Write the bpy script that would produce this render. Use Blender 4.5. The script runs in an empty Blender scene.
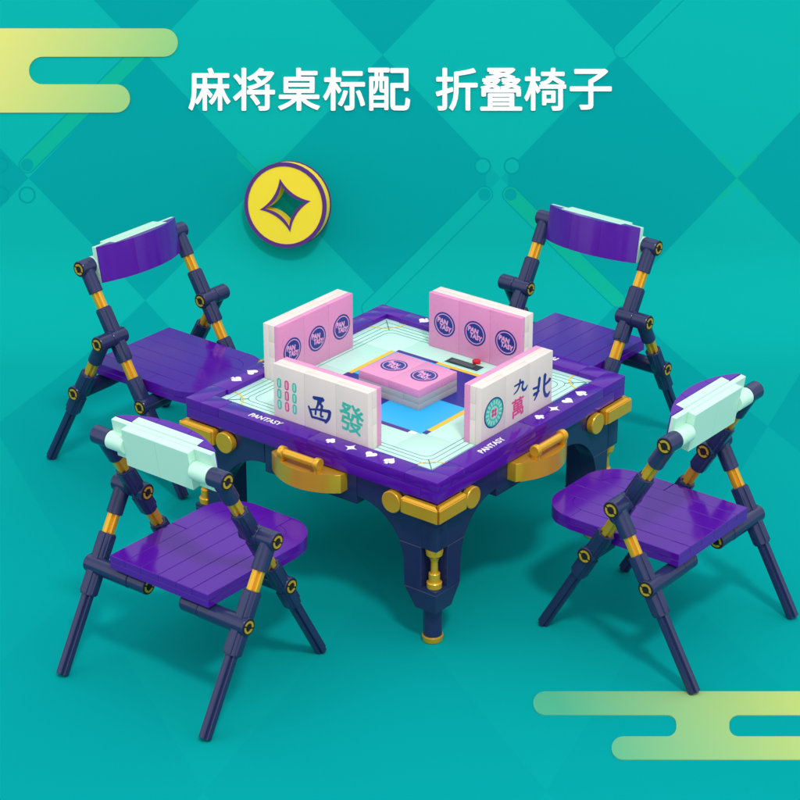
import bpy, bmesh, math
from mathutils import Vector, Matrix

S = bpy.context.scene
COL = S.collection
rad = math.radians

# ------------------------------------------------------------------ camera
YAW = 38.0924                      # heading, degrees left of +Y
PITCH = 24.2929                    # degrees below the horizon
CAM = Vector((6.9442, -8.9227, 5.9436))
cam = bpy.data.cameras.new('camera')
cam.sensor_width = 36.0
cam.lens = 36.0 * 2423.6 / 800.0
cam.clip_start = 0.1
cam.clip_end = 200.0
camo = bpy.data.objects.new('camera', cam)
COL.objects.link(camo)
camo.location = CAM
camo.rotation_euler = (rad(90 - PITCH), 0, rad(YAW))
S.camera = camo

# ------------------------------------------------------------------ world, lamps, exposure
w = bpy.data.worlds.new('World')
S.world = w
w.use_nodes = True
bg = w.node_tree.nodes['Background']
# studio surround: brighter overhead, with invented bands of light round the sides for reflections
_n, _l = w.node_tree.nodes, w.node_tree.links
_tc = _n.new('ShaderNodeTexCoord')
_sp = _n.new('ShaderNodeSeparateXYZ'); _l.new(_tc.outputs['Generated'], _sp.inputs[0])
_up = _n.new('ShaderNodeMapRange')
_up.inputs['From Min'].default_value = 0.0; _up.inputs['From Max'].default_value = 0.9
_up.inputs['To Min'].default_value = 1.10; _up.inputs['To Max'].default_value = 1.17
_l.new(_sp.outputs['Z'], _up.inputs['Value'])
_az = _n.new('ShaderNodeMath'); _az.operation = 'ARCTAN2'
_l.new(_sp.outputs['Y'], _az.inputs[0]); _l.new(_sp.outputs['X'], _az.inputs[1])
_k = _n.new('ShaderNodeMath'); _k.operation = 'MULTIPLY'; _k.inputs[1].default_value = 5.0
_l.new(_az.outputs[0], _k.inputs[0])
_c = _n.new('ShaderNodeMath'); _c.operation = 'SINE'; _l.new(_k.outputs[0], _c.inputs[0])
_p = _n.new('ShaderNodeMapRange')
_p.inputs['From Min'].default_value = -0.5; _p.inputs['From Max'].default_value = 0.5
_p.inputs['To Min'].default_value = 0.72; _p.inputs['To Max'].default_value = 1.28
_l.new(_c.outputs[0], _p.inputs['Value'])
_m = _n.new('ShaderNodeMath'); _m.operation = 'MULTIPLY'
_l.new(_up.outputs[0], _m.inputs[0]); _l.new(_p.outputs[0], _m.inputs[1])
bg.inputs[0].default_value = (0.95, 0.96, 1.0, 1)
_l.new(_m.outputs[0], bg.inputs[1])


def lamp(name, direction, dist, size, watts, color):
    l = bpy.data.lights.new(name, 'AREA')
    l.shape = 'DISK'
    l.size = size
    l.energy = watts
    l.color = color
    o = bpy.data.objects.new(name, l)
    COL.objects.link(o)
    d = Vector(direction).normalized()
    o.location = d * dist
    o.rotation_euler = d.to_track_quat('Z', 'Y').to_euler()
    return o


lamp('key_lamp', (0.53, -0.41, 1.0), 26.0, 3.0, 2800, (1.0, 0.97, 0.92))

vs = S.view_settings
vs.view_transform = 'Standard'
vs.look = 'None'
vs.exposure = 0
vs.gamma = 1
vs.use_curve_mapping = False
S.cycles.use_denoising = True


# ------------------------------------------------------------------ materials
def mat(name, col, rough=0.3, spec=0.5, metal=0.0, bump=0.0, coat=0.0, vary=0.05):
    m = bpy.data.materials.new(name)
    m.use_nodes = True
    nt = m.node_tree
    b = nt.nodes['Principled BSDF']
    b.inputs['Base Color'].default_value = (*col, 1)
    b.inputs['Roughness'].default_value = rough
    b.inputs['Specular IOR Level'].default_value = spec
    b.inputs['Metallic'].default_value = metal
    b.inputs['Coat Weight'].default_value = coat
    tc = nt.nodes.new('ShaderNodeTexCoord')
    nz = nt.nodes.new('ShaderNodeTexNoise')
    nz.inputs['Scale'].default_value = 14.0
    nz.inputs['Detail'].default_value = 3.0
    nt.links.new(tc.outputs['Object'], nz.inputs['Vector'])
    mr = nt.nodes.new('ShaderNodeMapRange')
    mr.inputs['To Min'].default_value = max(0.02, rough - vary)
    mr.inputs['To Max'].default_value = rough + vary
    nt.links.new(nz.outputs['Fac'], mr.inputs['Value'])
    nt.links.new(mr.outputs['Result'], b.inputs['Roughness'])
    if bump:
        bp = nt.nodes.new('ShaderNodeBump')
        bp.inputs['Strength'].default_value = bump
        bp.inputs['Distance'].default_value = 0.01
        nz2 = nt.nodes.new('ShaderNodeTexNoise')
        nz2.inputs['Scale'].default_value = 3.5
        nt.links.new(tc.outputs['Object'], nz2.inputs['Vector'])
        nt.links.new(nz2.outputs['Fac'], bp.inputs['Height'])
        nt.links.new(bp.outputs['Normal'], b.inputs['Normal'])
    return m


PURPLE = mat('purple_plastic', (0.080, 0.005, 0.315), 0.14, 0.34)
NAVY = mat('navy_plastic', (0.017, 0.024, 0.092), 0.22, 0.42)
GOLD = mat('pearl_gold_plastic', (0.76, 0.40, 0.026), 0.24, 0.5, metal=0.45, vary=0.0)
BLACK = mat('dark_hole', (0.012, 0.010, 0.012), 0.5, 0.3)
MINT = mat('mint_plastic', (0.52, 0.80, 0.66), 0.30, 0.5)
WHITE = mat('ivory_plastic', (0.79, 0.68, 0.63), 0.30, 0.4)
GREYW = mat('grey_plastic', (0.42, 0.41, 0.41), 0.32, 0.4)
PINK = mat('pink_plastic', (0.74, 0.29, 0.52), 0.28, 0.4)
MATM = mat('mint_printed_tile', (0.52, 0.86, 0.72), 0.25, 0.4)
CYAN = mat('cyan_print', (0.015, 0.45, 0.86), 0.3, 0.4)
BLUE = mat('deep_blue_print', (0.014, 0.022, 0.27), 0.3, 0.4)
YELL = mat('yellow_print', (0.85, 0.55, 0.03), 0.35, 0.4)
PURP = mat('purple_print', (0.07, 0.018, 0.26), 0.35, 0.4)
INK = mat('navy_ink', (0.018, 0.030, 0.24), 0.35, 0.4)
INKLINE = mat('dark_line_ink', (0.03, 0.12, 0.20), 0.35, 0.4)
INKTEAL = mat('teal_ink', (0.05, 0.50, 0.40), 0.35, 0.4)
INKPALE = mat('pale_teal_ink', (0.35, 0.72, 0.62), 0.35, 0.4)
INKPINK = mat('rose_ink', (0.72, 0.06, 0.24), 0.35, 0.4)
INKPALEP = mat('pale_rose_ink', (0.80, 0.40, 0.52), 0.35, 0.4)
INKLILAC = mat('lilac_ink', (0.78, 0.36, 0.62), 0.35, 0.4)
INKWHITE = mat('white_ink', (0.86, 0.86, 0.88), 0.4, 0.3)
RED = mat('red_plastic', (0.62, 0.012, 0.02), 0.3, 0.5)
TRAYG = mat('tray_green_grey', (0.06, 0.10, 0.10), 0.4, 0.4)
SLOT = mat('dark_slot', (0.02, 0.05, 0.06), 0.45, 0.4)
COINY = mat('yellow_coin', (0.94, 0.70, 0.035), 0.5, 0.2)
COINP = mat('purple_coin_line', (0.10, 0.028, 0.20), 0.5, 0.2)
LETTER = mat('white_letter_board', (0.90, 0.90, 0.90), 0.6, 0.1)


def gradient_mat(name, p0, p1, c0, c1):
    """Printed two-tone fade running between two points of the sheet."""
    m = bpy.data.materials.new(name)
    m.use_nodes = True
    nt = m.node_tree
    b = nt.nodes['Principled BSDF']
    b.inputs['Roughness'].default_value = 0.7
    b.inputs['Specular IOR Level'].default_value = 0.0
    g = nt.nodes.new('ShaderNodeNewGeometry')
    d = Vector(p1) - Vector(p0)
    sub = nt.nodes.new('ShaderNodeVectorMath'); sub.operation = 'SUBTRACT'
    sub.inputs[1].default_value = Vector(p0)
    dot = nt.nodes.new('ShaderNodeVectorMath'); dot.operation = 'DOT_PRODUCT'
    dot.inputs[1].default_value = d / d.length_squared
    nt.links.new(g.outputs['Position'], sub.inputs[0])
    nt.links.new(sub.outputs['Vector'], dot.inputs[0])
    mx = nt.nodes.new('ShaderNodeMix'); mx.data_type = 'RGBA'
    mx.inputs['A'].default_value = (*c0, 1)
    mx.inputs['B'].default_value = (*c1, 1)
    nt.links.new(dot.outputs['Value'], mx.inputs['Factor'])
    nt.links.new(mx.outputs['Result'], b.inputs['Base Color'])
    return m


# ------------------------------------------------------------------ mesh helpers
def P2(u, v):
    return Vector((u, v))


class MB:
    """Collects shapes; build() links them as ONE mesh object."""

    def __init__(self):
        self.bm = bmesh.new()
        self.mi = 0

    def _merge(self, tmp, M=None):
        if M is not None:
            tmp.transform(M)
        me = bpy.data.meshes.new('tmp')
        tmp.normal_update()
        tmp.to_mesh(me)
        tmp.free()
        n0 = len(self.bm.faces)
        self.bm.from_mesh(me)
        self.bm.faces.ensure_lookup_table()
        for f in self.bm.faces[n0:]:
            f.material_index = self.mi
        bpy.data.meshes.remove(me)

    def box(self, x0, x1, y0, y1, z0, z1, bev=0.004, M=None, seg=2):
        t = bmesh.new()
        bmesh.ops.create_cube(t, size=1.0)
        for v in t.verts:
            v.co = Vector((x0 + (v.co.x + .5) * (x1 - x0), y0 + (v.co.y + .5) * (y1 - y0), z0 + (v.co.z + .5) * (z1 - z0)))
        if bev:
            bmesh.ops.bevel(t, geom=t.edges[:], offset=bev, segments=seg, affect='EDGES', profile=0.6)
        self._merge(t, M)
        return self

    def prism(self, poly, t0, t1, bev=0.0, M=None, seg=1):
        """poly in XY, extruded t0..t1 along Z, then placed by M."""
        t = bmesh.new()
        poly = [p for i, p in enumerate(poly) if math.hypot(p[0] - poly[i - 1][0], p[1] - poly[i - 1][1]) > 1e-5]
        a = 0
        n = len(poly)
        for i in range(n):
            p, q = poly[i], poly[(i + 1) % n]
            a += p[0] * q[1] - q[0] * p[1]
        if a < 0:
            poly = list(reversed(poly))
        lo = [t.verts.new((p[0], p[1], t0)) for p in poly]
        hi = [t.verts.new((p[0], p[1], t1)) for p in poly]
        t.faces.new(list(reversed(lo)))
        top = t.faces.new(hi)
        for i in range(n):
            t.faces.new((lo[i], lo[(i + 1) % n], hi[(i + 1) % n], hi[i]))
        if bev:
            es = [e for e in t.edges if abs(e.verts[0].co.z - e.verts[1].co.z) < 1e-9]
            bmesh.ops.bevel(t, geom=es, offset=bev, segments=seg, affect='EDGES', profile=0.6)
        t.normal_update()
        big = [f for f in t.faces if len(f.verts) > 4]
        bmesh.ops.triangulate(t, faces=big)
        self._merge(t, M)
        return self

    def lathe(self, p0, p1, prof, n=28):
        """prof: list of (distance from p0 along the axis, radius); capped."""
        p0, p1 = Vector(p0), Vector(p1)
        M = Matrix.Translation(p0) @ (p1 - p0).to_track_quat('Z', 'Y').to_matrix().to_4x4()
        t = bmesh.new()
        rings = []
        for (h, r) in prof:
            rings.append([t.verts.new((r * math.cos(2 * math.pi * i / n), r * math.sin(2 * math.pi * i / n), h)) for i in range(n)])
        for a, b in zip(rings, rings[1:]):
            for i in range(n):
                t.faces.new((a[i], a[(i + 1) % n], b[(i + 1) % n], b[i]))
        t.faces.new(list(reversed(rings[0])))
        t.faces.new(rings[-1])
        self._merge(t, M)
        return self

    def cyl(self, p0, p1, r, bev=0.004, n=28):
        L = (Vector(p1) - Vector(p0)).length
        if bev:
            prof = [(0, r - bev), (bev * .35, r - bev * .35), (bev, r), (L - bev, r), (L - bev * .35, r - bev * .35), (L, r - bev)]
        else:
            prof = [(0, r), (L, r)]
        return self.lathe(p0, p1, prof, n)

    def axle(self, p0, p1, r=0.03, a=0.0125, roll=(0, 1, 0)):
        """cross shaped bar"""
        p0, p1 = Vector(p0), Vector(p1)
        z = (p1 - p0).normalized()
        y = Vector(roll); y = (y - z * y.dot(z)).normalized()
        x = y.cross(z)
        M = Matrix((( x.x, y.x, z.x, p0.x), (x.y, y.y, z.y, p0.y), (x.z, y.z, z.z, p0.z), (0, 0, 0, 1)))
        k = math.sqrt(r * r - a * a)
        poly = []
        for q in range(4):
            c, s = math.cos(q * math.pi / 2), math.sin(q * math.pi / 2)
            for (u, v) in ((a, a), (k, a), (r, 0), (k, -a)):
                pass
            for (u, v) in ((k, -a), (r - .001, -a * .4), (r - .001, a * .4), (k, a), (a, a)):
                poly.append((u * c - v * s, u * s + v * c))
        return self.prism(poly, 0, (p1 - p0).length, bev=0.002, M=M)

    def text(self, body, center, right, up, size=None, height=None, width=None, bold=0.0, thick=0.002, shear=0.0, rot=0.0):
        """lettering; bold (in metres) thickens each stroke all round by overlaid copies"""
        c = bpy.data.curves.new('txt', 'FONT')
        c.body = body
        c.extrude = 0.5
        c.shear = shear
        c.resolution_u = 4
        o = bpy.data.objects.new('txt', c)
        COL.objects.link(o)
        bpy.context.view_layer.update()
        ev = o.evaluated_get(bpy.context.evaluated_depsgraph_get())
        me = bpy.data.meshes.new_from_object(ev)
        COL.objects.unlink(o)
        bpy.data.objects.remove(o)
        bpy.data.curves.remove(c)
        xs = [v.co.x for v in me.vertices]; ys = [v.co.y for v in me.vertices]
        cx, cy = (min(xs) + max(xs)) / 2, (min(ys) + max(ys)) / 2
        W, H = max(xs) - min(xs), max(ys) - min(ys)
        sx = sy = size or 1.0
        if width and height: sx, sy = (width - 2 * bold) / W, (height - 2 * bold) / H
        elif width: sx = sy = (width - 2 * bold) / W
        elif height: sx = sy = (height - 2 * bold) / H
        right = Vector(right).normalized(); up = Vector(up).normalized(); nrm = right.cross(up)
        center = Vector(center)
        cr, sr = math.cos(rot), math.sin(rot)
        base = [v.co.copy() for v in me.vertices]
        shifts = [(0, 0)]
        if bold:
            shifts += [(bold * math.cos(k * math.pi / 4), bold * math.sin(k * math.pi / 4)) for k in range(8)]
        for i, (ox, oy) in enumerate(shifts):
            for v, b in zip(me.vertices, base):
                x, y = (b.x - cx) * sx + ox, (b.y - cy) * sy + oy
                x, y = x * cr - y * sr, x * sr + y * cr
                z = (b.z + 0.5) * thick * (1.0 + 0.03 * i)
                v.co = center + right * x + up * y + nrm * z
            n0 = len(self.bm.faces)
            self.bm.from_mesh(me)
            self.bm.faces.ensure_lookup_table()
            for f in self.bm.faces[n0:]:
                f.material_index = self.mi
        bpy.data.meshes.remove(me)
        return self

    def stroke(self, pts, wds, center, right, up, thick=0.0012, base=0.0003):
        """one brush stroke: a smooth line through pts with a width at each"""
        P = [P2(*p) for p in pts]
        dense = []
        n = len(P)
        for i in range(n - 1):
            p0 = P[i - 1] if i else P[0] * 2 - P[1]
            p3 = P[i + 2] if i + 2 < n else P[-1] * 2 - P[-2]
            for k in range(8):
                t = k / 8
                q = 0.5 * (2 * P[i] + (P[i + 1] - p0) * t + (2 * p0 - 5 * P[i] + 4 * P[i + 1] - p3) * t * t + (3 * P[i] - p0 - 3 * P[i + 1] + p3) * t ** 3)
                dense.append((q, wds[i] + (wds[i + 1] - wds[i]) * t))
        dense.append((P[-1], wds[-1]))
        L, R = [], []
        for i, (q, wd) in enumerate(dense):
            a = dense[max(0, i - 1)][0]; b = dense[min(len(dense) - 1, i + 1)][0]
            d = (b - a).normalized(); sd = P2(-d.y, d.x)
            L.append(q + sd * wd / 2); R.append(q - sd * wd / 2)
        d0 = (dense[1][0] - dense[0][0]).normalized(); d1 = (dense[-1][0] - dense[-2][0]).normalized()
        poly = [dense[0][0] - d0 * wds[0] * .4] + L + [dense[-1][0] + d1 * wds[-1] * .4] + R[::-1]
        self.nstroke = getattr(self, 'nstroke', 0) + 1
        return self.decal([tuple(p) for p in poly], center, right, up, thick=thick * (1 + .06 * self.nstroke), base=base)

    def decal(self, poly, center, right, up, thick=0.002, rot=0.0, base=0.0):
        right = Vector(right).normalized(); up = Vector(up).normalized(); n = right.cross(up); c = Vector(center)
        cr, sr = math.cos(rot), math.sin(rot)
        poly = [(x * cr - y * sr, x * sr + y * cr) for x, y in poly]
        M = Matrix(((right.x, up.x, n.x, c.x), (right.y, up.y, n.y, c.y), (right.z, up.z, n.z, c.z), (0, 0, 0, 1)))
        return self.prism(poly, base, base + thick, M=M)

    def ring(self, r0, r1, center, right, up, thick=0.002, n=48, base=0.0, sx=1.0):
        right = Vector(right).normalized(); up = Vector(up).normalized(); nn = right.cross(up); c = Vector(center)
        t = bmesh.new()
        vs_ = []
        for (r, z) in ((r0, base), (r1, base), (r1, base + thick), (r0, base + thick)):
            vs_.append([t.verts.new(c + right * (r * sx * math.cos(2 * math.pi * i / n)) + up * (r * math.sin(2 * math.pi * i / n)) + nn * z) for i in range(n)])
        for k in range(4):
            a, b = vs_[k], vs_[(k + 1) % 4]
            for i in range(n):
                t.faces.new((a[i], a[(i + 1) % n], b[(i + 1) % n], b[i]))
        bmesh.ops.recalc_face_normals(t, faces=t.faces[:])
        self._merge(t)
        return self

    def build(self, name, mats, parent=None, smooth=True, angle=20):
        me = bpy.data.meshes.new(name)
        self.bm.to_mesh(me)
        self.bm.free()
        for m in (mats if isinstance(mats, (list, tuple)) else [mats]):
            me.materials.append(m)
        if smooth:
            me.polygons.foreach_set('use_smooth', [True] * len(me.polygons))
            me.set_sharp_from_angle(angle=rad(angle))
        o = bpy.data.objects.new(name, me)
        COL.objects.link(o)
        if parent:
            o.parent = parent
        return o


def circle_poly(r, n=40, sx=1.0):
    return [(r * sx * math.cos(2 * math.pi * i / n), r * math.sin(2 * math.pi * i / n)) for i in range(n)]


def stadium(wd, h, n=8):
    """upright stadium, wd wide, h tall"""
    r = wd / 2; k = h / 2 - r
    return [(r * math.cos(math.pi * i / n), k + r * math.sin(math.pi * i / n)) for i in range(n + 1)] + \
           [(-r * math.cos(math.pi * i / n), -k - r * math.sin(math.pi * i / n)) for i in range(n + 1)]


def round_poly(pts, n=8):
    """pts: (x, y, radius); each corner rounded."""
    out = []
    N = len(pts)
    for i in range(N):
        p = P2(*pts[i][:2]); a = P2(*pts[i - 1][:2]); b = P2(*pts[(i + 1) % N][:2]); r = pts[i][2]
        if not r:
            out.append(tuple(p)); continue
        d0 = (a - p).normalized(); d1 = (b - p).normalized()
        r = min(r, (a - p).length * .5, (b - p).length * .5)
        c = p + d0 * r + d1 * r
        s, e = p + d0 * r, p + d1 * r
        for k in range(n + 1):
            th = k / n * math.pi / 2
            out.append(tuple(c + (s - c) * math.cos(th) + (e - c) * math.sin(th)))
    return out


def tag(o, label, cat=None, group=None, kind=None):
    if label: o['label'] = label
    if cat: o['category'] = cat
    if group: o['group'] = group
    if kind: o['kind'] = kind
    return o


def thing(name, label, cat, loc=(0, 0, 0), rz=0.0, group=None):
    o = bpy.data.objects.new(name, None)
    o.empty_display_size = 0.1
    COL.objects.link(o)
    o.location = loc
    o.rotation_euler = (0, 0, rz)
    return tag(o, label, cat, group)


def copy_tree(o, parent=None):
    c = o.copy()
    COL.objects.link(c)
    if parent: c.parent = parent
    for ch in list(o.children):
        copy_tree(ch, c)
    return c


# ------------------------------------------------------------------ backdrop (one printed paper sweep)
HD = Vector((-math.sin(rad(YAW)), math.cos(rad(YAW)), 0))      # into the set
RT = Vector((math.cos(rad(YAW)), math.sin(rad(YAW)), 0))       # along the set's width
UPZ = Vector((0, 0, 1))
SWEEP_S, SWEEP_R, LEAN = 2.35, 0.9, 90 - PITCH                 # floor ends, bend radius, slope of the board
WALL_UP = HD * math.cos(rad(LEAN)) + UPZ * math.sin(rad(LEAN))
WALL_N = -HD * math.sin(rad(LEAN)) + UPZ * math.cos(rad(LEAN))
BEND_END = HD * (SWEEP_S + SWEEP_R * math.sin(rad(LEAN))) + UPZ * (SWEEP_R * (1 - math.cos(rad(LEAN))))
UNIT = 157.15                                                  # print units per metre of board
V_END = 239.5
U_MID = 406.1                                                   # print row at the end of the bend


def board(u, v, off=0.0):
    """point of the sloping board at print position u, v"""
    return BEND_END + RT * ((u - U_MID) / UNIT) + WALL_UP * ((V_END - v) / UNIT) + WALL_N * off


prof = []
v = None
NB = 24
pts = [(HD * (SWEEP_S) * k / 12 + HD * (-9.0) * (1 - k / 12)) for k in range(13)]
for k in range(1, NB + 1):
    th = rad(LEAN) * k / NB
    pts.append(HD * (SWEEP_S + SWEEP_R * math.sin(th)) + UPZ * (SWEEP_R * (1 - math.cos(th))))
for k in range(1, 5):
    pts.append(BEND_END + WALL_UP * (k * 2.3 / 4))
vv = [0.0] * len(pts)
iend = 12 + NB
vv[iend] = V_END
for i in range(iend + 1, len(pts)):
    vv[i] = vv[i - 1] - UNIT * (pts[i] - pts[i - 1]).length
for i in range(iend - 1, -1, -1):                              # the print is stretched on the floor part
    vv[i] = vv[i + 1] + UNIT * (pts[i + 1] - pts[i]).dot(WALL_UP)
bm = bmesh.new()
uvl = bm.loops.layers.uv.new('print')
HALF = 10.0
rows = []
for p in pts:
    rows.append([bm.verts.new(p + RT * x) for x in (-HALF, HALF)])
for i in range(len(rows) - 1):
    f = bm.faces.new((rows[i][0], rows[i][1], rows[i + 1][1], rows[i + 1][0]))
    for l, (j, x) in zip(f.loops, ((i, -HALF), (i, HALF), (i + 1, HALF), (i + 1, -HALF))):
        l[uvl].uv = (U_MID + x * UNIT, vv[j])
    f.smooth = True
me = bpy.data.meshes.new('backdrop')
bm.to_mesh(me); bm.free()


def backdrop_material():
    m = bpy.data.materials.new('printed_teal_paper')
    m.use_nodes = True
    nt = m.node_tree
    N, L = nt.nodes, nt.links
    b = N['Principled BSDF']
    b.inputs['Roughness'].default_value = 0.8
    b.inputs['Specular IOR Level'].default_value = 0.0
    uv = N.new('ShaderNodeUVMap'); uv.uv_map = 'print'
    sep = N.new('ShaderNodeSeparateXYZ'); L.new(uv.outputs[0], sep.inputs[0])

    def mth(op, a, bb=None):
        n = N.new('ShaderNodeMath'); n.operation = op
        for i, x in enumerate((a, bb)):
            if x is None: continue
            if isinstance(x, (int, float)): n.inputs[i].default_value = x
            else: L.new(x, n.inputs[i])
        return n.outputs[0]

    def tri(src, c, per):
        t = mth('DIVIDE', mth('SUBTRACT', src, c), per)
        return mth('ABSOLUTE', mth('SUBTRACT', t, mth('ROUND', t)))

    U_, V_ = sep.outputs['X'], sep.outputs['Y']
    d = mth('ADD', tri(U_, 146.5, 236.0), tri(V_, 178.0, 246.0))
    light = mth('GREATER_THAN', d, 0.5)
    fade = N.new('ShaderNodeMapRange')
    fade.inputs['From Min'].default_value = 280; fade.inputs['From Max'].default_value = 520
    fade.inputs['To Min'].default_value = 1.0; fade.inputs['To Max'].default_value = 0.15
    L.new(V_, fade.inputs['Value'])
    fac = mth('MULTIPLY', light, fade.outputs[0])
    DARK, LIGHT, GREEN, LINE = (0.0015, 0.298, 0.302), (0.0030, 0.375, 0.340), (0.004, 0.385, 0.265), (0.0013, 0.280, 0.288)

    def over(below, fac_, col):
        mx = N.new('ShaderNodeMix'); mx.data_type = 'RGBA'
        if isinstance(below, tuple): mx.inputs['A'].default_value = (*below, 1)
        else: L.new(below, mx.inputs['A'])
        mx.inputs['B'].default_value = (*col, 1)
        L.new(fac_, mx.inputs['Factor'])
        return mx.outputs['Result']

    def capsule(ax, ay, bx, by):
        """distance to a printed bar's centre line"""
        vx, vy = bx - ax, by - ay
        l2 = vx * vx + vy * vy
        px, py = mth('SUBTRACT', U_, ax), mth('SUBTRACT', V_, ay)
        if l2 > 0:
            t = mth('ADD', mth('MULTIPLY', px, vx / l2), mth('MULTIPLY', py, vy / l2))
            t = mth('MINIMUM', mth('MAXIMUM', t, 0.0), 1.0)
            px, py = mth('SUBTRACT', px, mth('MULTIPLY', t, vx)), mth('SUBTRACT', py, mth('MULTIPLY', t, vy))
        return mth('SQRT', mth('ADD', mth('MULTIPLY', px, px), mth('MULTIPLY', py, py)))

    def less(x, r): return mth('LESS_THAN', x, r)

    c = over(DARK, fac, LIGHT)
    # soft band where the four diamonds meet behind the rings
    c = over(c, mth('MULTIPLY', less(capsule(497, 165, 497, 196), 11.0), 0.5), LIGHT)
    for (ax, ay, bx, by, col) in ((27, 165, 146, 46, GREEN), (484.5, 194.5, 370, 309, LIGHT), (510.5, 194.5, 616, 300, GREEN), (622, 50, 700, -28, LIGHT)):
        dd = capsule(ax, ay, bx, by)
        c = over(c, less(dd, 8.6), LINE)
        c = over(c, less(dd, 7.4), col)
    for (cx, cy, r, ring, col) in ((27, 165, 6.4, 0, DARK), (484.5, 194.5, 6.2, 0, DARK), (510.5, 194.5, 6.2, 0, DARK), (27, 195, 6.8, 8.6, LIGHT),
                                   (482.5, 166, 6.8, 8.6, LIGHT), (512, 166, 6.8, 8.6, LIGHT), (0, 165, 6.4, 8.4, DARK), (0, 195, 6.8, 9.5, DARK)):
        dd = capsule(cx, cy, cx, cy)
        if ring: c = over(c, less(dd, ring), LINE)
        c = over(c, less(dd, r), col)
    # green chevrons at two of the crossings
    for (cx, cy, up_only) in ((737, 178, False), (257, 178, True)):
        ex = mth('ABSOLUTE', mth('SUBTRACT', U_, cx)); ey = mth('ABSOLUTE', mth('SUBTRACT', V_, cy))
        k = mth('SUBTRACT', ey, ex)
        hit = mth('MULTIPLY', mth('MULTIPLY', mth('GREATER_THAN', k, -0.5), less(k, 7.0)), less(ex, 20.0))
        if up_only: hit = mth('MULTIPLY', hit, less(V_, cy))
        c = over(c, mth('MULTIPLY', hit, 0.6), GREEN)
    L.new(c, b.inputs['Base Color'])
    return m


me.materials.append(backdrop_material())
backdrop = bpy.data.objects.new('backdrop', me)
COL.objects.link(backdrop)
tag(backdrop, 'teal paper sweep printed with large tone on tone diamonds', None, None, 'structure')


# --- cloud cut-outs
c1 = round_poly([(-70, 28.6, 14), (177.8, 28.6, 14), (177.8, 56.9, 14), (29, 56.9, 13.7), (29, 84.5, 13.7), (130, 84.5, 14), (130, 112.8, 14), (-70, 112.8, 14)])
m1 = MB()
m1.decal([((x - U_MID) / UNIT, (V_END - y) / UNIT) for x, y in c1], BEND_END, RT, WALL_UP, thick=0.008, base=0.0005)
o = m1.build('cloud_cutout', gradient_mat('cloud_fade', board(0, 30), board(190, 118), (0.68, 0.66, 0.18), (0.15, 0.50, 0.21)), None, smooth=False)
tag(o, 'yellow green stylised cloud cutout on the backdrop, left of the headline', 'cloud cutout', 'stylised cloud cutouts', 'thing')


def floor_pt(s, t):
    return HD * s + RT * t


# lower cloud lies flat on the floor sheet: (across, depth) outline; drawn wide and deep like the print
FU = 177.0                                                       # print units per metre here
c2 = round_poly([(533, 692, 12), (533, 716, 12), (676, 716, 9), (676, 738, 9), (611.5, 738, 11.7), (611.5, 762, 11.7), (930, 762, 11), (930, 738, 11), (729, 738, 9.5), (729, 716, 9.5), (930, 716, 11), (930, 692, 11)])
m2 = MB()


def cloud_floor(x, y):
    # depth from the camera side, in metres, for a print row y (rows are 24 apart)
    s = -1.479 - (y - 692) / 24.0 * 0.2135 + ((y - 692) / 24.0) ** 2 * 0.0042
    sc = 0.004704 - 0.0000032 * (y - 692)
    return (s, (x - 400) * sc - 0.039)


pl = [cloud_floor(x, y) for x, y in c2]
m2.decal([(t, s) for s, t in pl], (0, 0, 0), RT, HD, thick=0.004, base=0.0005)
o = m2.build('cloud_cutout', gradient_mat('cloud_fade_floor', floor_pt(-1.8, 0.75), floor_pt(-1.5, 1.95), (0.075, 0.40, 0.24), (0.47, 0.58, 0.15)), None, smooth=False)
tag(o, 'green to yellow stylised cloud cutout lying on the floor under the front chair foot', 'cloud cutout', 'stylised cloud cutouts', 'thing')

# --- headline letters, raised from the board
hl = thing('headline_lettering', 'white Chinese headline lettering across the top of the teal backdrop', 'lettering', board(400, 90))
chars = [('麻', 209.5), ('将', 254), ('桌', 299), ('标', 344), ('配', 389), ('折', 456.5), ('叠', 501), ('椅', 545), ('子', 590.5)]
for ch, u in chars:
    m = MB()
    hgt = 43.0 if ch not in '子' else 41.0
    m.text(ch, board(u, 89.5, 0.001) - board(400, 90), RT, WALL_UP, height=hgt / UNIT, width=42.0 / UNIT, bold=0.0048, thick=0.010)
    m.build('character', LETTER, hl, smooth=False)

# --- the coin, fixed to the board
CA = (WALL_N * math.cos(rad(19)) + (-RT * 0.80 - WALL_UP * 0.60) * math.sin(rad(19))).normalized()   # its axis
cu = (RT - CA * RT.dot(CA)).normalized()
cv = CA.cross(cu)
CR = 42.4 / UNIT; CT = 0.112
coin_back = board(291.0, 204.3, 0.086)
coin = thing('coin', 'yellow cartoon coin with purple outlines and a star shaped hole', 'coin', coin_back)


def star4(r, q, n=10, a0=0.0):
    """four concave sides between tips of radius r"""
    out = []
    for k in range(4):
        a = a0 + k * math.pi / 2; b = a + math.pi / 2
        p = P2(r * math.cos(a), r * math.sin(a)); e = P2(r * math.cos(b), r * math.sin(b))
        c = P2(q * math.cos((a + b) / 2), q * math.sin((a + b) / 2))
        for i in range(n):
            t = i / n
            out.append(p * (1 - t) ** 2 + c * (2 * t * (1 - t)) + e * t * t)
    return out


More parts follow.
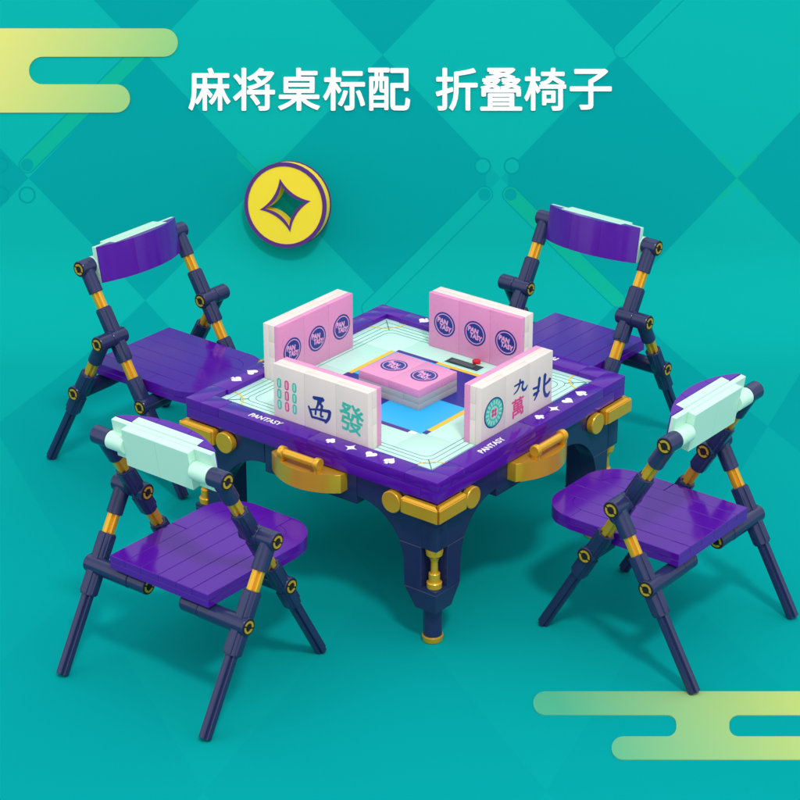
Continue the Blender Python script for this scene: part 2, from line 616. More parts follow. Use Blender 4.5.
def shell(outer, inner, z0, z1, mbx, steps=None):
    """solid between two closed outlines with the same vertex count"""
    t = bmesh.new()
    n = len(outer)
    def pt(p, z): return t.verts.new(cu * p[0] + cv * p[1] + CA * z)
    R4 = [[pt(p, z0) for p in outer], [pt(p, z1) for p in outer], [pt(p, z1) for p in inner], [pt(p, z0) for p in inner]]
    for k in range(4):
        a, b = R4[k], R4[(k + 1) % 4]
        for i in range(n):
            t.faces.new((a[i], a[(i + 1) % n], b[(i + 1) % n], b[i]))
    bmesh.ops.recalc_face_normals(t, faces=t.faces[:])
    mbx._merge(t)


A0 = rad(11)
ns = 64
st_in = star4(CR * 0.53, CR * 0.17, ns // 4, A0)
angs = [math.atan2(p.y, p.x) for p in st_in]
def ring_at(r): return [P2(r * math.cos(a), r * math.sin(a)) for a in angs]
mb = MB(); shell(ring_at(CR * 0.985), st_in, 0.0, CT, mb)
mb.build('coin_body', COINY, coin, angle=40)
mb = MB(); shell(ring_at(CR * 1.0), ring_at(CR * 0.91), CT - 0.012, CT + 0.004, mb)
mb.build('outline_ring', COINP, coin, angle=40)
mb = MB(); shell(ring_at(CR * 1.0), ring_at(CR * 0.95), -0.004, 0.020, mb)
mb.build('outline_ring', COINP, coin, angle=40)
mb = MB(); shell(star4(CR * 0.63, CR * 0.24, ns // 4, A0), star4(CR * 0.52, CR * 0.165, ns // 4, A0), CT - 0.004, CT + 0.004, mb)
mb.build('star_outline', COINP, coin, smooth=False)

# ------------------------------------------------------------------ mahjong table
TZ, RIMB, MZ = 0.9166, 0.8076, 0.890
HW = 0.8
table = thing('mahjong_table', 'square purple and navy brick built mahjong table with gold handles and mint playing mat', 'table')


def R4(k):
    return Matrix.Rotation(k * math.pi / 2, 4, 'Z')


# rim: two layers with joints between their bricks
rim = MB()
for k in range(4):
    M = R4(k)
    g = 0.0006
    zt = RIMB + 0.058
    cuts = [-0.8, 0.7]
    for a, b in zip(cuts, cuts[1:]):
        rim.box(a + g, b - g, -0.8, -0.7, RIMB, zt - .0005, 0.003, M)
    cuts = [-0.7, -0.58, 0.0, 0.6, 0.8]
    for a, b in zip(cuts, cuts[1:]):
        rim.box(a + g, b - g, -0.8, -0.69, zt + .0005, TZ, 0.003, M) if b < 0.75 else rim.box(a + g, 0.8, -0.8, -0.7 + g, zt + .0005, TZ, 0.003, M)
rimo = rim.build('table_rim', PURPLE, table)


def club(s):
    out = []
    m = [(0, .42), (-.40, -.05), (.40, -.05)]
    # outline by sampling the furthest reach of three lobes and a stem
    n = 64
    for i in range(n):
        a = 2 * math.pi * i / n
        best = 0
        for cx, cy in m:
            cx *= .8; cy *= .8
            dx, dy = math.cos(a), math.sin(a)
            bq = cx * dx + cy * dy
            cq = cx * cx + cy * cy - .30 ** 2
            D = bq * bq - cq
            if D > 0: best = max(best, bq + math.sqrt(D))
        if best < .2: best = .2
        dd = abs(((a + math.pi / 2 + math.pi) % (2 * math.pi)) - math.pi)
        if dd < .32: best = max(best, .62)
        out.append((s * best * math.cos(a), s * best * math.sin(a)))
    return out


def heart(s):
    out = []
    for i in range(40):
        t = 2 * math.pi * i / 40
        out.append((s * .058 * 16 * math.sin(t) ** 3, s * .06 * (13 * math.cos(t) - 5 * math.cos(2 * t) - 2 * math.cos(3 * t) - math.cos(4 * t))))
    return out


def spade(s):
    h = [(x, -y + .1 * s) for x, y in heart(s)]
    h = h[:]
    # find the dip (now at the bottom middle) and let the stem grow from it
    i = min(range(len(h)), key=lambda j: abs(h[j][0]) + (0 if h[j][1] < 0 else 9))
    stem = [(-.10 * s, h[i][1]), (-.30 * s, -1.05 * s), (.30 * s, -1.05 * s), (.10 * s, h[i][1])]
    left = h[:i]; right = h[i + 1:]
    if left and left[-1][0] > 0: stem = stem[::-1]
    return left + stem + right


for k in range(4):
    M3 = R4(k).to_3x3()
    right, up = M3 @ Vector((1, 0, 0)), M3 @ Vector((0, 1, 0))
    t = MB()
    t.text('PANTASY', M3 @ Vector((-0.305, -0.752, TZ + .0003)), right, up, width=0.200, height=0.038, bold=0.0007, shear=0.1, thick=0.0015, rot=rad(1.5))
    t.build('lettering', INKWHITE, rimo, smooth=False)
    for x, pol, nm in ((0.107, club(0.042), 'club_symbol'), (0.233, [tuple(p) for p in star4(0.036, 0.006, 6, 0)], 'star_symbol'), (0.355, heart(0.034), 'heart_symbol'), (0.472, spade(0.032), 'spade_symbol')):
        t = MB()
        t.decal(pol, M3 @ Vector((x, -0.746, TZ + .0003)), right, up, thick=0.0015)
        t.build(nm, INKWHITE, rimo, smooth=False)

# playing mat with its printing
mt = MB()
for i in range(4):
    for j in range(4):
        x0, y0 = -0.698 + i * 0.349, -0.698 + j * 0.349
        mt.box(x0 + .0005, x0 + .3485, y0 + .0005, y0 + .3485, MZ - .04, MZ, 0.0015)
mato = mt.build('playing_mat', MATM, table)
X, Y = Vector((1, 0, 0)), Vector((0, 1, 0))


def rect(x0, x1, y0, y1):
    return [(x0, y0), (x1, y0), (x1, y1), (x0, y1)]


Q = 0.365
sq = MB()
for (r, m) in ((rect(0.0, Q, -Q, 0.01), 0), (rect(-Q, 0.0, 0.01, Q), 0), (rect(0.0, Q, 0.01, Q), 1), (rect(-Q, 0.0, -Q, 0.01), 1)):
    sq.mi = m
    sq.decal(r, (0, 0, MZ), X, Y, thick=0.0012, base=0.0002)
sq.build('printed_square', [CYAN, BLUE], mato, smooth=False)
bd = MB()
bw = 0.028
for (r, m) in ((rect(-0.05, Q - .06, -Q - bw, -Q - .001), 1), (rect(Q - .058, Q - .015, -Q - bw, -Q - .001), 2), (rect(-Q, -.052, -Q - bw, -Q - .001), 0),
               (rect(Q + .001, Q + bw, -Q + .05, 0.0), 0), (rect(Q + .001, Q + bw, -Q + .01, -Q + .048), 3), (rect(Q + .001, Q + bw, 0.002, Q), 1),
               (rect(-.1, Q, Q + .001, Q + bw), 0), (rect(-Q, -.102, Q + .001, Q + bw), 1),
               (rect(-Q - bw, -Q - .001, 0.0, Q), 0), (rect(-Q - bw, -Q - .001, -Q, -.002), 1)):
    bd.mi = m
    bd.decal(r, (0, 0, MZ), X, Y, thick=0.0012, base=0.0002)
bd.build('printed_border', [YELL, PURP, INKWHITE, INK], mato, smooth=False)
ln = MB()


def line(x0, y0, x1, y1, wd=0.0035, base=0.0002):
    a, b = P2(x0, y0), P2(x1, y1); d = (b - a).normalized(); s = P2(-d.y, d.x) * wd / 2
    ln.decal([tuple(a + s), tuple(a - s), tuple(b - s), tuple(b + s)], (0, 0, MZ), X, Y, thick=0.0008, base=base)


for k in range(4):
    c, s_ = round(math.cos(k * math.pi / 2)), round(math.sin(k * math.pi / 2))
    def rt(x, y): return (x * c - y * s_, x * s_ + y * c)
    line(*rt(-.655, -.655), *rt(.655, -.655), .0028)
    line(*rt(0.672, -0.672), *rt(0.575, -0.575), .004, 0.0012)
    for d, r in ((.622, .055), (.590, .050), (.562, .045)):      # nested outlines with rounded corners
        line(*rt(-d + r, -d), *rt(d - r, -d), .0028)
        pv = None
        for i in range(9):
            a = rad(-90 + 90 * i / 8)
            q = rt(d - r + r * math.cos(a), -d + r + r * math.sin(a))
            if pv: line(*pv, *q, .0028)
            pv = q
    pr = None
    ln.mi = 1
    for i in range(13):                                          # yellow quarter circle in each corner
        a = rad(90 + 90 * i / 12)
        q = rt(0.69 + 0.135 * math.cos(a), -0.69 + 0.135 * math.sin(a))
        if pr: line(*pr, *q, .007, 0.0011)
        pr = q
    ln.mi = 0
ln.build('printed_lines', [INKLINE, YELL], mato, smooth=False)
# little dark slot with a red button by the wall of tiles at the back
sl = MB()
sl.mi = 0; sl.box(-.088, .138, .408, .414, MZ, MZ + .004, .001); sl.box(-.088, .138, .484, .490, MZ, MZ + .004, .001)
sl.box(-.088, -.082, .4142, .4838, MZ, MZ + .004, .001); sl.box(.132, .138, .4142, .4838, MZ, MZ + .004, .001)
sl.mi = 1; sl.box(-.0815, .1315, .4142, .4838, MZ + .0003, MZ + .002, 0)
sl.mi = 2; sl.box(-.060, .090, .432, .468, MZ + .0021, MZ + .006, .001)
slo = sl.build('tray', [MATM, SLOT, TRAYG], table)
b_ = MB(); b_.cyl((.065, .503, MZ), (.065, .503, MZ + .020), .022)
b_.build('button', RED, slo)

# apron: a straight brick piece hanging between the arches of each side
for k in range(4):
    a = MB()
    M = R4(k)
    a.box(-.294, -.001, -.778, -.69, .643, RIMB - .0005, .003, M)
    a.box(.001, .294, -.778, -.69, .643, RIMB - .0005, .003, M)
    a.build('apron', NAVY, table)
un = MB(); un.box(-.68, .68, -.68, .68, .775, RIMB - .001, .003)
un.build('underframe', NAVY, table)


def leg_of_table(k):
    M = R4(k)
    m = MB()
    arch = []
    for i in range(15):
        a = math.pi / 2 * i / 14
        arch.append((.3 + .285 * math.sin(a), .41 + .28 * math.cos(a)))
    # panel on one side
    xs_ = .3 + .285 * math.sqrt(1 - ((.535 - .41) / .28) ** 2)
    upper = [(.296, RIMB - .0005), (.296, .69)] + [p for p in arch if p[1] > .54] + [(xs_, .5356), (.689, .5356), (.689, RIMB - .0005)]
    lower = [(xs_, .5344)] + [p for p in arch if p[1] < .53] + [(.585, .30), (.689, .30), (.689, .5344)]
    MA = M @ Matrix(((1, 0, 0, 0), (0, 0, -1, -.69), (0, 1, 0, 0), (0, 0, 0, 1)))    # (x,z) -> x, z ; thickness to -y
    m.prism(upper, 0, .09, .003, MA)
    m.prism(lower, 0, .09, .003, MA)
    # panel on the other side of the corner (mirror over the diagonal)
    MBm = M @ Matrix(((0, 0, 1, .69), (-1, 0, 0, 0), (0, 1, 0, 0), (0, 0, 0, 1)))
    m.prism(upper, 0, .09, .003, MBm)
    m.prism(lower, 0, .09, .003, MBm)
    # corner bricks above and below the niche
    m.box(.690, .780, -.780, -.690, .535, .668, .003, M)
    m.box(.690, .780, -.780, -.690, .669, RIMB - .0005, .003, M)
    m.box(.690, .779, -.779, -.690, .300, .318, .002, M)
    # solid core behind the niche
    m.box(.590, .688, -.688, -.590, .301, RIMB - .001, .003, M)
    # tapering bottom
    t = bmesh.new()
    lo = [(.648, -.775), (.775, -.775), (.775, -.648), (.648, -.648)]
    hi = [(.585, -.780), (.780, -.780), (.780, -.585), (.585, -.585)]
    L_ = [t.verts.new((x, y, .195)) for x, y in lo]; H_ = [t.verts.new((x, y, .2995)) for x, y in hi]
    t.faces.new(L_[::-1]); t.faces.new(H_)
    for i in range(4): t.faces.new((L_[i], L_[(i + 1) % 4], H_[(i + 1) % 4], H_[i]))
    bmesh.ops.bevel(t, geom=t.edges[:], offset=.003, segments=1, affect='EDGES')
    m._merge(t, M)
    f = M @ Vector((.703, -.703, 0))
    m.cyl(f + Vector((0, 0, .030)), f + Vector((0, 0, .197)), .047)
    lg = m.build('leg', NAVY, table)
    g = MB(); g.lathe(f, f + UPZ, [(0, .044), (.004, .049), (.008, .050), (.030, .053), (.034, .052), (.036, .046)])
    g.build('foot_ring', GOLD, lg)
    c = M @ Vector((.738, -.738, 0))
    g = MB()
    g.lathe(c + UPZ * .3185, c + UPZ, [(0, .034), (.003, .037), (.030, .038), (.033, .035), (.034, .028), (.078, .028), (.080, .026), (.081, .0185), (.140, .0175),
                                      (.150, .020), (.165, .026), (.180, .040), (.200, .043), (.214, .043)])
    g.build('gold_post', GOLD, lg)


for k in range(4):
    leg_of_table(k)

# gold handles and corner clasps
for k in range(4):
    M = R4(k)
    m = MB()
    n = 20
    poly = [(-.205, -.7785), (.235, -.7785)]
    for i in range(n + 1):
        x = .235 - .44 * i / n
        u = (x - .015) / .22
        poly.append((x, -.828 - .085 * (1 - u * u)))
    m.prism(poly, .702, .800, .004, M, 2)
    h = m.build('handle', GOLD, table)
    m = MB()
    m.cyl(M @ Vector((-.100, -.870, .845)), M @ Vector((.130, -.870, .845)), .021)
    for x in (-.112, .112):
        m.cyl(M @ Vector((x, -.870, .845)), M @ Vector((x + .030, -.870, .845)), .031, .005)
        m.box(x + .004, x + .026, -.888, -.852, .8005, .835, .003, M)
    m.build('grip', GOLD, h)
    for s in (-1, 1):
        m = MB()
        bar = [(s * .598, -.8225), (s * .8205, -.8225), (s * .781, -.783), (s * .781, -.7805), (s * .598, -.7805)]
        m.prism(bar, .706, .796, .010, M, 1)
        bar = [(s * .612, -.830), (s * .822, -.830), (s * .815, -.823), (s * .612, -.823)]
        m.prism(bar, .716, .786, .003, M, 1)
        cl = m.build('clasp', GOLD, table)
        m = MB()
        m.cyl(M @ Vector((s * .534, -.7805, .744)), M @ Vector((s * .534, -.818, .744)), .056, .004, 36)
        m.build('disc', GOLD, cl)

# ------------------------------------------------------------------ tile walls on the table


def logo(name, center, right, up, parent, r=0.069, mi_mats=(INK, INKLILAC)):
    m = MB()
    m.mi = 0; m.decal(circle_poly(r), center, right, up, thick=0.0012, base=0.0003)
    m.mi = 1
    m.ring(r * .80, r * .87, center, right, up, thick=0.0008, base=0.0015)
    n = Vector(right).normalized().cross(Vector(up).normalized())
    R_, U_ = Vector(right).normalized(), Vector(up).normalized()
    c = Vector(center) + n * .0015
    m.text('PAN', c - R_ * r * .16 + U_ * r * .24, right, up, width=r * .98, height=r * .44, bold=0.0020, thick=.0008, rot=rad(-9))
    m.text('TASY', c + R_ * r * .10 - U_ * r * .26, right, up, width=r * 1.16, height=r * .44, bold=0.0020, thick=.0008, rot=rad(-9))
    return m.build(name, list(mi_mats), parent, smooth=False)


def tile_wall(label, cx, cy, rz, faces, zb=MZ + .0015, h=.308, L=.60, T=.104, pink_out=False, faceL=None):
    """Upright wall of three tiles; local front (-y) is the printed side."""
    t = thing('mahjong_tile_block', label, 'tile wall', (cx, cy, zb), rz, 'upright walls of mahjong tiles')
    M = Matrix.Identity(4)
    fr, mid, bk = (PINK, WHITE, WHITE) if pink_out else (WHITE, WHITE, PINK)
    ft, mth = (.030, .037) if pink_out else (.036, .034)
    y0 = -T / 2
    w3 = L / 3
    for i in range(3):
        x0 = -L / 2 + i * w3
        m = MB(); m.box(x0 + .0004, x0 + w3 - .0004, y0, y0 + ft - .0006, 0, h, .0022)
        f = m.build('face_tile', fr, t)
        faces(i, f, Vector((x0 + w3 / 2, y0, h / 2)))
    m = MB()
    cuts = [-L / 2, -L / 6 - .1, L / 6 + .1, L / 2] if not pink_out else [-L / 2, -.1, .1, L / 2]
    for a, b in ((0, h * .42), (h * .42, h * .70), (h * .70, h)):
        m.box(-L / 2, L / 2, y0 + ft, y0 + ft + mth - .0006, a + .0003, b - .0003, .0018)
    m.build('core_brick', mid, t)
    for i in range(3):
        x0 = -L / 2 + i * w3
        m = MB(); m.box(x0 + .0004, x0 + w3 - .0004, y0 + ft + mth, T / 2, 0, h, .0022)
        m.build('back_tile', bk, t)
    return t


XR, ZU = Vector((1, 0, 0)), Vector((0, 0, 1))


def faces_west(i, f, c):
    m = MB()
    if i == 0:
        for col, x in enumerate((-.062, -.013, .036)):
            for row, z in enumerate((.058, .000, -.058)):
                p = c + XR * x + ZU * (z - col * .0)
                if col == 1: m.mi = 2
                else: m.mi = 0
                m.decal(stadium(.026, .052), p, XR, ZU, thick=.0010, base=.0003)
                m.mi = 3 if col == 1 else 1
                m.decal(stadium(.012, .037), p, XR, ZU, thick=.0006, base=.0012)
        m.build('bamboo_print', [INKTEAL, INKPALE, INKPINK, INKPALEP], f, smooth=False)
    elif i == 1:
        for p, wd in (([(-.041, .040), (.020, .045)], (.018, .024)), ([(-.003, .038), (-.014, .008), (-.026, -.019)], (.024, .013, .010)),
                      ([(.006, .040), (.002, .018), (.012, .009), (.007, -.010)], (.018, .012, .016, .012)), ([(-.0735, -.0143), (-.0606, -.043), (-.0534, -.0669)], (.010, .014, .012)),
                      ([(-.068, -.0306), (-.016, -.017), (.062, -.007)], (.010, .010, .018)), ([(.062, -.007), (.054, -.043), (.0325, -.0732)], (.018, .017, .014)),
                      ([(-.0534, -.0669), (-.017, -.0646), (.033, -.064)], (.012, .012, .015)), ([(-.0276, -.0192), (-.030, -.0473)], (.010, .011)),
                      ([(.0069, -.0095), (.0044, -.045), (.018, -.046)], (.011, .011, .010))):
            m.stroke(p, wd, c, XR, ZU)
        m.build('printed_character', INK, f, smooth=False)
    else:
        m.text('發', c + XR * -.004 - ZU * .006 - Vector((0, .0003, 0)), XR, ZU, width=.152, height=.152, bold=.0020, shear=-.06, thick=.0012, rot=rad(-6))
        m.build('printed_character', INKTEAL, f, smooth=False)


def faces_north(i, f, c):
    m = MB()
    if i == 0:
        c = c + XR * .002 - ZU * .008
        m.mi = 0; m.decal(circle_poly(.079), c, XR, ZU, thick=.0010, base=.0003)
        m.mi = 1; m.decal(circle_poly(.072), c, XR, ZU, thick=.0006, base=.0012)
        m.mi = 2
        for k in range(16):
            a = 2 * math.pi * k / 16
            m.decal(stadium(.013, .026, 5), c + XR * (.054 * math.cos(a)) + ZU * (.054 * math.sin(a)), XR, ZU, thick=.0005, base=.0019, rot=a - math.pi / 2)
        m.decal(circle_poly(.034, 24), c, XR, ZU, thick=.0005, base=.0019)
        m.mi = 3
        for k in range(4):
            a = math.pi / 4 + k * math.pi / 2
            m.decal(circle_poly(.0105, 12), c + XR * (.015 * math.cos(a)) + ZU * (.015 * math.sin(a)), XR, ZU, thick=.0004, base=.0025)
        m.build('dot_print', [INK, INKTEAL, INKPALE, INKPINK], f, smooth=False)
    elif i == 1:
        m.mi = 0
        for p, wd in (([(.019, .0914), (.0137, .0631), (-.0035, .0422), (-.0315, .0306)], (.013, .012, .010, .006)),
                      ([(-.0287, .0725), (.0113, .0733), (.0443, .0700), (.0376, .0446), (.0489, .0265), (.068, .0266), (.0824, .041)], (.008, .010, .014, .012, .014, .014, .006))):
            m.stroke(p, wd, c, XR, ZU)
        m.mi = 1
        m.text('萬', c + XR * .004 - ZU * .050 - Vector((0, .0003, 0)), XR, ZU, width=.100, height=.100, bold=.0016, thick=.0012, rot=rad(2))
        m.build('printed_character', [INK, INKPINK], f, smooth=False)
    else:
        c = c - XR * .218
        for p, wd in (([(.2045, .0426), (.1995, .0049), (.1882, -.0354), (.1635, -.0642)], (.022, .018, .016, .008)), ([(.150, .0032), (.176, -.0005), (.204, -.0016)], (.010, .013, .013)),
                      ([(.158, -.0322), (.184, -.030), (.205, -.027)], (.018, .014, .009)),
                      ([(.252, .0445), (.2473, .0018), (.2469, -.039), (.2613, -.0701), (.2812, -.0758), (.2983, -.0633)], (.024, .018, .016, .020, .020, .007)),
                      ([(.2973, .0049), (.278, -.0034), (.2501, -.0114)], (.020, .015, .009))):
            m.stroke(p, wd, c, XR, ZU)
        m.build('printed_character', INK, f, smooth=False)


def faces_logo(i, f, c):
    logo('printed_logo', c + XR * .004 - ZU * .006, XR, ZU, f)


tile_wall('white tile wall printed with green bamboo, blue west and green dragon characters', -.005, -.637, 0, faces_west)
tile_wall('white tile wall printed with a round dot, red ten thousand and blue north characters', .637, -.006, math.pi / 2, faces_north)
tile_wall('pink logo tile wall nearest the coin, facing the flat pink stack at the mat centre', -.632, -.028, math.pi / 2, faces_logo, pink_out=True)
tile_wall('pink logo tile wall standing right behind the dark slot and red button on the mat', .022, .592, 0, faces_logo, zb=MZ + .0015, pink_out=True, h=.305)

stack = thing('mahjong_tile_stack', 'flat stack of two pink logo tiles on grey bricks at the mat centre', 'tile stack', (0, 0, MZ + .0016), rad(-2))
m = MB()
for z0, z1, cut in ((0, .0345, -.1), (.035, .0695, .1)):
    m.box(-.200, cut - .0004, -.152, .152, z0, z1, .002); m.box(cut + .0004, .200, -.152, .152, z0, z1, .002)
m.build('base_brick', GREYW, stack)
for s in (-1, 1):
    m = MB(); m.box(min(s * .0004, s * .2), max(s * .0004, s * .2), -.152, .152, .0705, .112, .0025)
    f = m.build('face_tile', PINK, stack)
    logo('printed_logo', Vector((s * .1 + .004, .006, .112)), X, Y, f, r=.070)

# ------------------------------------------------------------------ folding chair (local +x = the way it faces, y = sideways)
TOP, PIV, A2, BJ = (-.212, 1.192), (0.0, .837), (.202, .488), (-.210, .488)
AFOOT, BFOOT = (.470, 0.0), (-.479, 0.0)
WA, WB, PD = .360, .459, .048


def p3(fz, y):
    return Vector((fz[0], y, fz[1]))


def lerp(a, b, t):
    return (a[0] + (b[0] - a[0]) * t, a[1] + (b[1] - a[1]) * t)


def along(a, b, d):
    L = math.hypot(b[0] - a[0], b[1] - a[1])
    return lerp(a, b, d / L)


TR = .0445                                                       # tube radius


def pin(parent, c, side, direction=1):
    """gold pin end with its dark cross hole, facing +-y"""
    m = MB()
    y = side * direction
    up = ZU; right = Vector((-y, 0, 0))                          # right x up points along +-y
    right = Vector((1, 0, 0)) if y < 0 else Vector((-1, 0, 0))
    m.mi = 0; m.ring(.0195, .0310, c, right, up, thick=.0035, n=28)
    m.mi = 1
    m.ring(.0311, .0390, c, right, up, thick=.0022, n=28)
    m.decal(circle_poly(.0205, 20), c, right, up, thick=.0012)
    m.decal(rect(-.0035, .0035, -.0312, .0312), c, right, up, thick=.0042, rot=rad(62))
    m.decal(rect(-.0035, .0035, -.0205, .0205), c, right, up, thick=.0040, rot=rad(152))
    m.build('pin', [GOLD, BLACK], parent, angle=40)


def make_chair():
    t = thing('folding_chair', '', 'chair', (0, 0, 0), 0, 'purple folding chairs around the mahjong table')
    # seat: planks cut to a rounded front, on a base plate with the same outline
    HWs, R0, F0, F1 = .312, .200, -.262, .562
    ST, SM, SB = .610, .575, .540

    def half(f):                                                 # half width at depth f
        k = f - (F1 - R0)
        return HWs if k <= 0 else HWs - R0 + math.sqrt(max(0, R0 * R0 - k * k))

    def front(y):
        k = abs(y) - (HWs - R0)
        return F1 if k <= 0 else F1 - R0 + math.sqrt(max(0, R0 * R0 - k * k))
    m = MB()
    g = .0011
    RI, YC, FC = .100, HWs - R0, F1 - R0                         # inner radius and centre of the rounded corner pieces
    for sgn in (-1, 1):
        def pr(pl_):
            m.prism([(f_, sgn * y_) for f_, y_ in pl_], SM + .0005, ST, .0022, None, 1)
        pr([(F0, g), (F1, g), (F1, YC - g), (F0, YC - g)])       # inner plank
        arc = [(FC + (RI - g) * math.cos(rad(90 * j / 8)), YC + (RI - g) * math.sin(rad(90 * j / 8))) for j in range(9)]
        pr([(F0, YC + g)] + [(f_, max(y_, YC + g)) for f_, y_ in arc] + [(F0, YC + RI - g)])
        pr([(F0, YC + RI + g), (.16 - g, YC + RI + g), (.16 - g, HWs), (F0, HWs)])
        pr([(.16 + g, YC + RI + g), (FC - g, YC + RI + g), (FC - g, HWs), (.16 + g, HWs)])
        o_ = [(FC + R0 * math.cos(rad(90 * j / 14)), YC + R0 * math.sin(rad(90 * j / 14))) for j in range(15)]
        i_ = [(FC + (RI + g) * math.cos(rad(90 * j / 8)), YC + (RI + g) * math.sin(rad(90 * j / 8))) for j in range(9)]
        o_[0] = (F1, YC + g); i_[0] = (FC + RI + g, YC + g)
        pr(o_ + i_[::-1])
    outline = [(F0 + .001, -HWs + .001)] + [(front(-HWs + 2 * HWs * j / 48) - .001, (-HWs + 2 * HWs * j / 48) * .997) for j in range(49)] + [(F0 + .001, HWs - .001)]
    m.prism(outline, SB, SM - .0005, .0022, None, 1)
    m.build('seat', PURPLE, t)

    # backrest, leaning 9 degrees
    th = rad(9)
    U = Vector((-math.sin(th), 0, math.cos(th))); N = Vector((-math.cos(th), 0, -math.sin(th)))
    T0 = p3(TOP, 0)
    # local axes for extrusion along U: poly in (y, n)
    Mx = Matrix(((0, N.x, U.x, T0.x), (1, 0, 0, 0), (0, N.z, U.z, T0.z), (0, 0, 0, 1)))
    m = MB()
    def bulge(y): return -.056 - .084 * (1 - (abs(y) / .306) ** 2.2)
    def piece(y0, y1):
        pts_ = [(y, bulge(y)) for y in [y0 + (y1 - y0) * j / 8 for j in range(9)]]
        back = [(y1, -.0505), (y0, -.0505)]
        if y0 < -.15: back = [(y1, -.0945), (-.2015, -.0945), (-.2015, -.0505), (y0, -.0505)]
        elif y1 > .15: back = [(y1, -.0505), (.2015, -.0505), (.2015, -.0945), (y0, -.0945)]
        else: back = [(y1, -.0945), (y0, -.0945)]
        m.prism(pts_ + back, -.102, .102, .0022, Mx, 1)
    piece(-.306, -.1005); piece(-.0995, .0995); piece(.1005, .306)
    m.build('backrest_panel', PURPLE, t)
    m = MB()
    m.prism(rect(-.201, .201, -.094, -.0485), -.102, .1035, .002, Mx, 1)
    m.prism(rect(-.308, -.0005, -.048, -.0205), -.100, .100, .002, Mx, 1)
    m.prism(rect(.0005, .308, -.048, -.0205), -.100, .100, .002, Mx, 1)
    m.prism(rect(-.206, -.0006, -.020, .022), -.100, .100, .003, Mx, 1)
    m.prism(rect(.0006, .206, -.020, .022), -.100, .100, .003, Mx, 1)
    for s in (-1, 1):
        m.cyl((TOP[0], s * .207, TOP[1]), (TOP[0], s * .312, TOP[1]), .044, .003)
    m.build('backrest_frame', MINT, t)

    for s in (-1, 1):
        # long leg: backrest corner down to the front foot
        m = MB()
        ya, yb = s * WA, s * WB
        m.cyl(p3(TOP, s * .313), p3(TOP, s * (WA + PD)), TR)
        m.cyl(p3(along(TOP, AFOOT, .02), ya), p3(along(TOP, AFOOT, .150), ya), .040, .003)
        m.cyl(p3(along(TOP, AFOOT, .238), ya), p3(along(TOP, AFOOT, .555), ya), .040, .003)
        m.cyl(p3(PIV, s * (WA - .056)), p3(PIV, s * (WB - .048)), TR)
        m.cyl(p3(along(TOP, AFOOT, .655), ya), p3(along(TOP, AFOOT, .962), ya), .040, .003)
        m.cyl(p3(A2, s * (WA + PD)), p3(A2, s * .20), TR)
        m.cyl(p3(A2, s * .199), p3(A2, s * .10), .040)
        # flat flanks along the sockets
        d = Vector((AFOOT[0] - TOP[0], 0, AFOOT[1] - TOP[1])).normalized()
        for a, b in ((.245, .40), (.43, .548), (.66, .80), (.835, .955)):
            q = d.to_track_quat('Z', 'Y').to_matrix().to_4x4()
            m.box(-.042, .042, -.020, .020, a, b, .003, Matrix.Translation(p3(TOP, ya)) @ q)
            m.box(-.020, .020, -.042, .042, a, b, .003, Matrix.Translation(p3(TOP, ya)) @ q)
        lg = m.build('front_leg', NAVY, t)
        m = MB(); m.axle(p3(along(TOP, AFOOT, .13), ya), p3(along(TOP, AFOOT, .26), ya), .031)
        m.build('gold_rod', GOLD, lg)
        m = MB(); m.axle(p3(along(TOP, AFOOT, .53), ya), p3(along(TOP, AFOOT, .68), ya), .031)
        m.build('gold_rod', GOLD, lg)
        m = MB(); m.axle(p3(along(TOP, AFOOT, .94), ya), p3(along(TOP, AFOOT, 1.360), ya), .031, .014)
        m.build('foot_rod', NAVY, lg)
        pin(lg, p3(TOP, s * (WA + PD)), s)
        pin(lg, p3(A2, s * (WA + PD)), s)
        pin(lg, p3(PIV, s * (WA - .056)), s, -1)
        # short leg: from the pivot down to the rear foot
        m = MB()
        m.cyl(p3(PIV, s * (WB - .0475)), p3(PIV, s * (WB + PD)), TR)
        m.cyl(p3(along(PIV, BFOOT, .02), yb), p3(along(PIV, BFOOT, .150), yb), .040, .003)
        m.cyl(p3(along(PIV, BFOOT, .245), yb), p3(along(PIV, BFOOT, .555), yb), .040, .003)
        d = Vector((BFOOT[0] - PIV[0], 0, BFOOT[1] - PIV[1])).normalized()
        q = d.to_track_quat('Z', 'Y').to_matrix().to_4x4()
        for a, b in ((.25, .39), (.425, .548)):
            m.box(-.042, .042, -.020, .020, a, b, .003, Matrix.Translation(p3(PIV, yb)) @ q)
            m.box(-.020, .020, -.042, .042, a, b, .003, Matrix.Translation(p3(PIV, yb)) @ q)
        m.cyl(p3(BJ, s * (WB + PD)), p3(BJ, s * .225), TR)
        m.cyl(p3(BJ, s * .224), p3(BJ, s * .115), .0425)
        lg = m.build('rear_leg', NAVY, t)
        m = MB(); m.axle(p3(along(PIV, BFOOT, .13), yb), p3(along(PIV, BFOOT, .27), yb), .031)
        m.build('gold_rod', GOLD, lg)
        m = MB(); m.axle(p3(along(PIV, BFOOT, .53), yb), p3(along(PIV, BFOOT, .953), yb), .031, .014)
        m.build('foot_rod', NAVY, lg)
        pin(lg, p3(PIV, s * (WB + PD)), s)
        pin(lg, p3(BJ, s * (WB + PD)), s)
        pin(lg, p3(BJ, s * .115), s, -1)
    return t


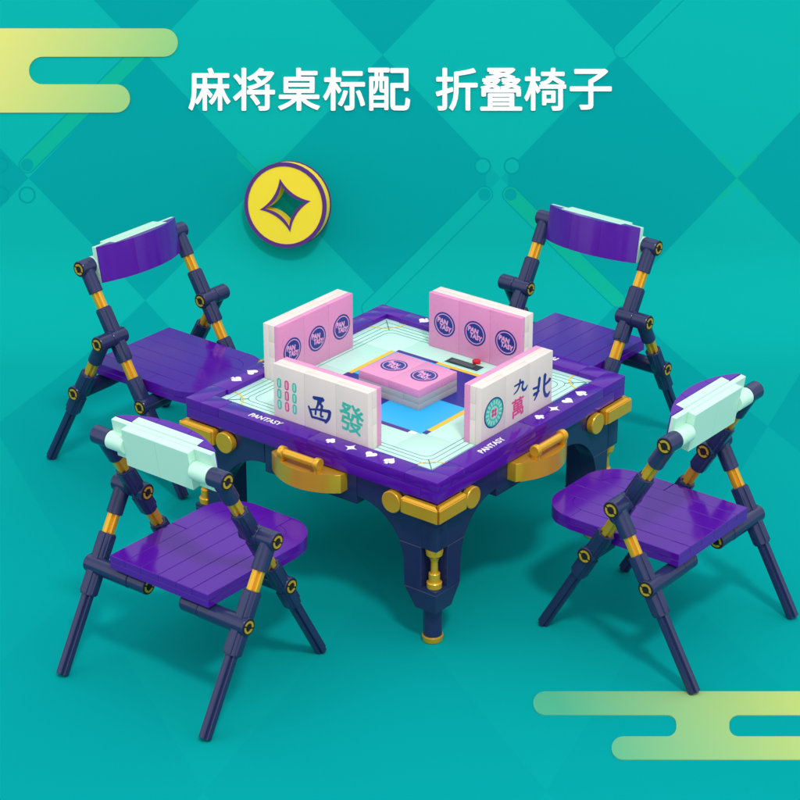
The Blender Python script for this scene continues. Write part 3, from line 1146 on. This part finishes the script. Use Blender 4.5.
chair = make_chair()
CHAIRS = [
    (-.014, -1.592, 89.75, 'purple folding chair with mint back towards us, facing the white west character wall'),
    (1.509, .111, 179.77, 'purple folding chair with mint back towards us, one rear foot touching the floor cloud'),
    (-1.758, .046, -.80, 'purple folding chair with purple backrest front visible, left of the coin'),
    (-.093, 1.643, -91.0, 'purple folding chair with purple backrest front visible, behind the pink wall with red button'),
]
for i, (x, y, a, lab) in enumerate(CHAIRS):
    c = chair if i == 0 else copy_tree(chair)
    c.location = (x, y, 0.0)
    c.rotation_euler = (0, 0, rad(a))
    c['label'] = lab
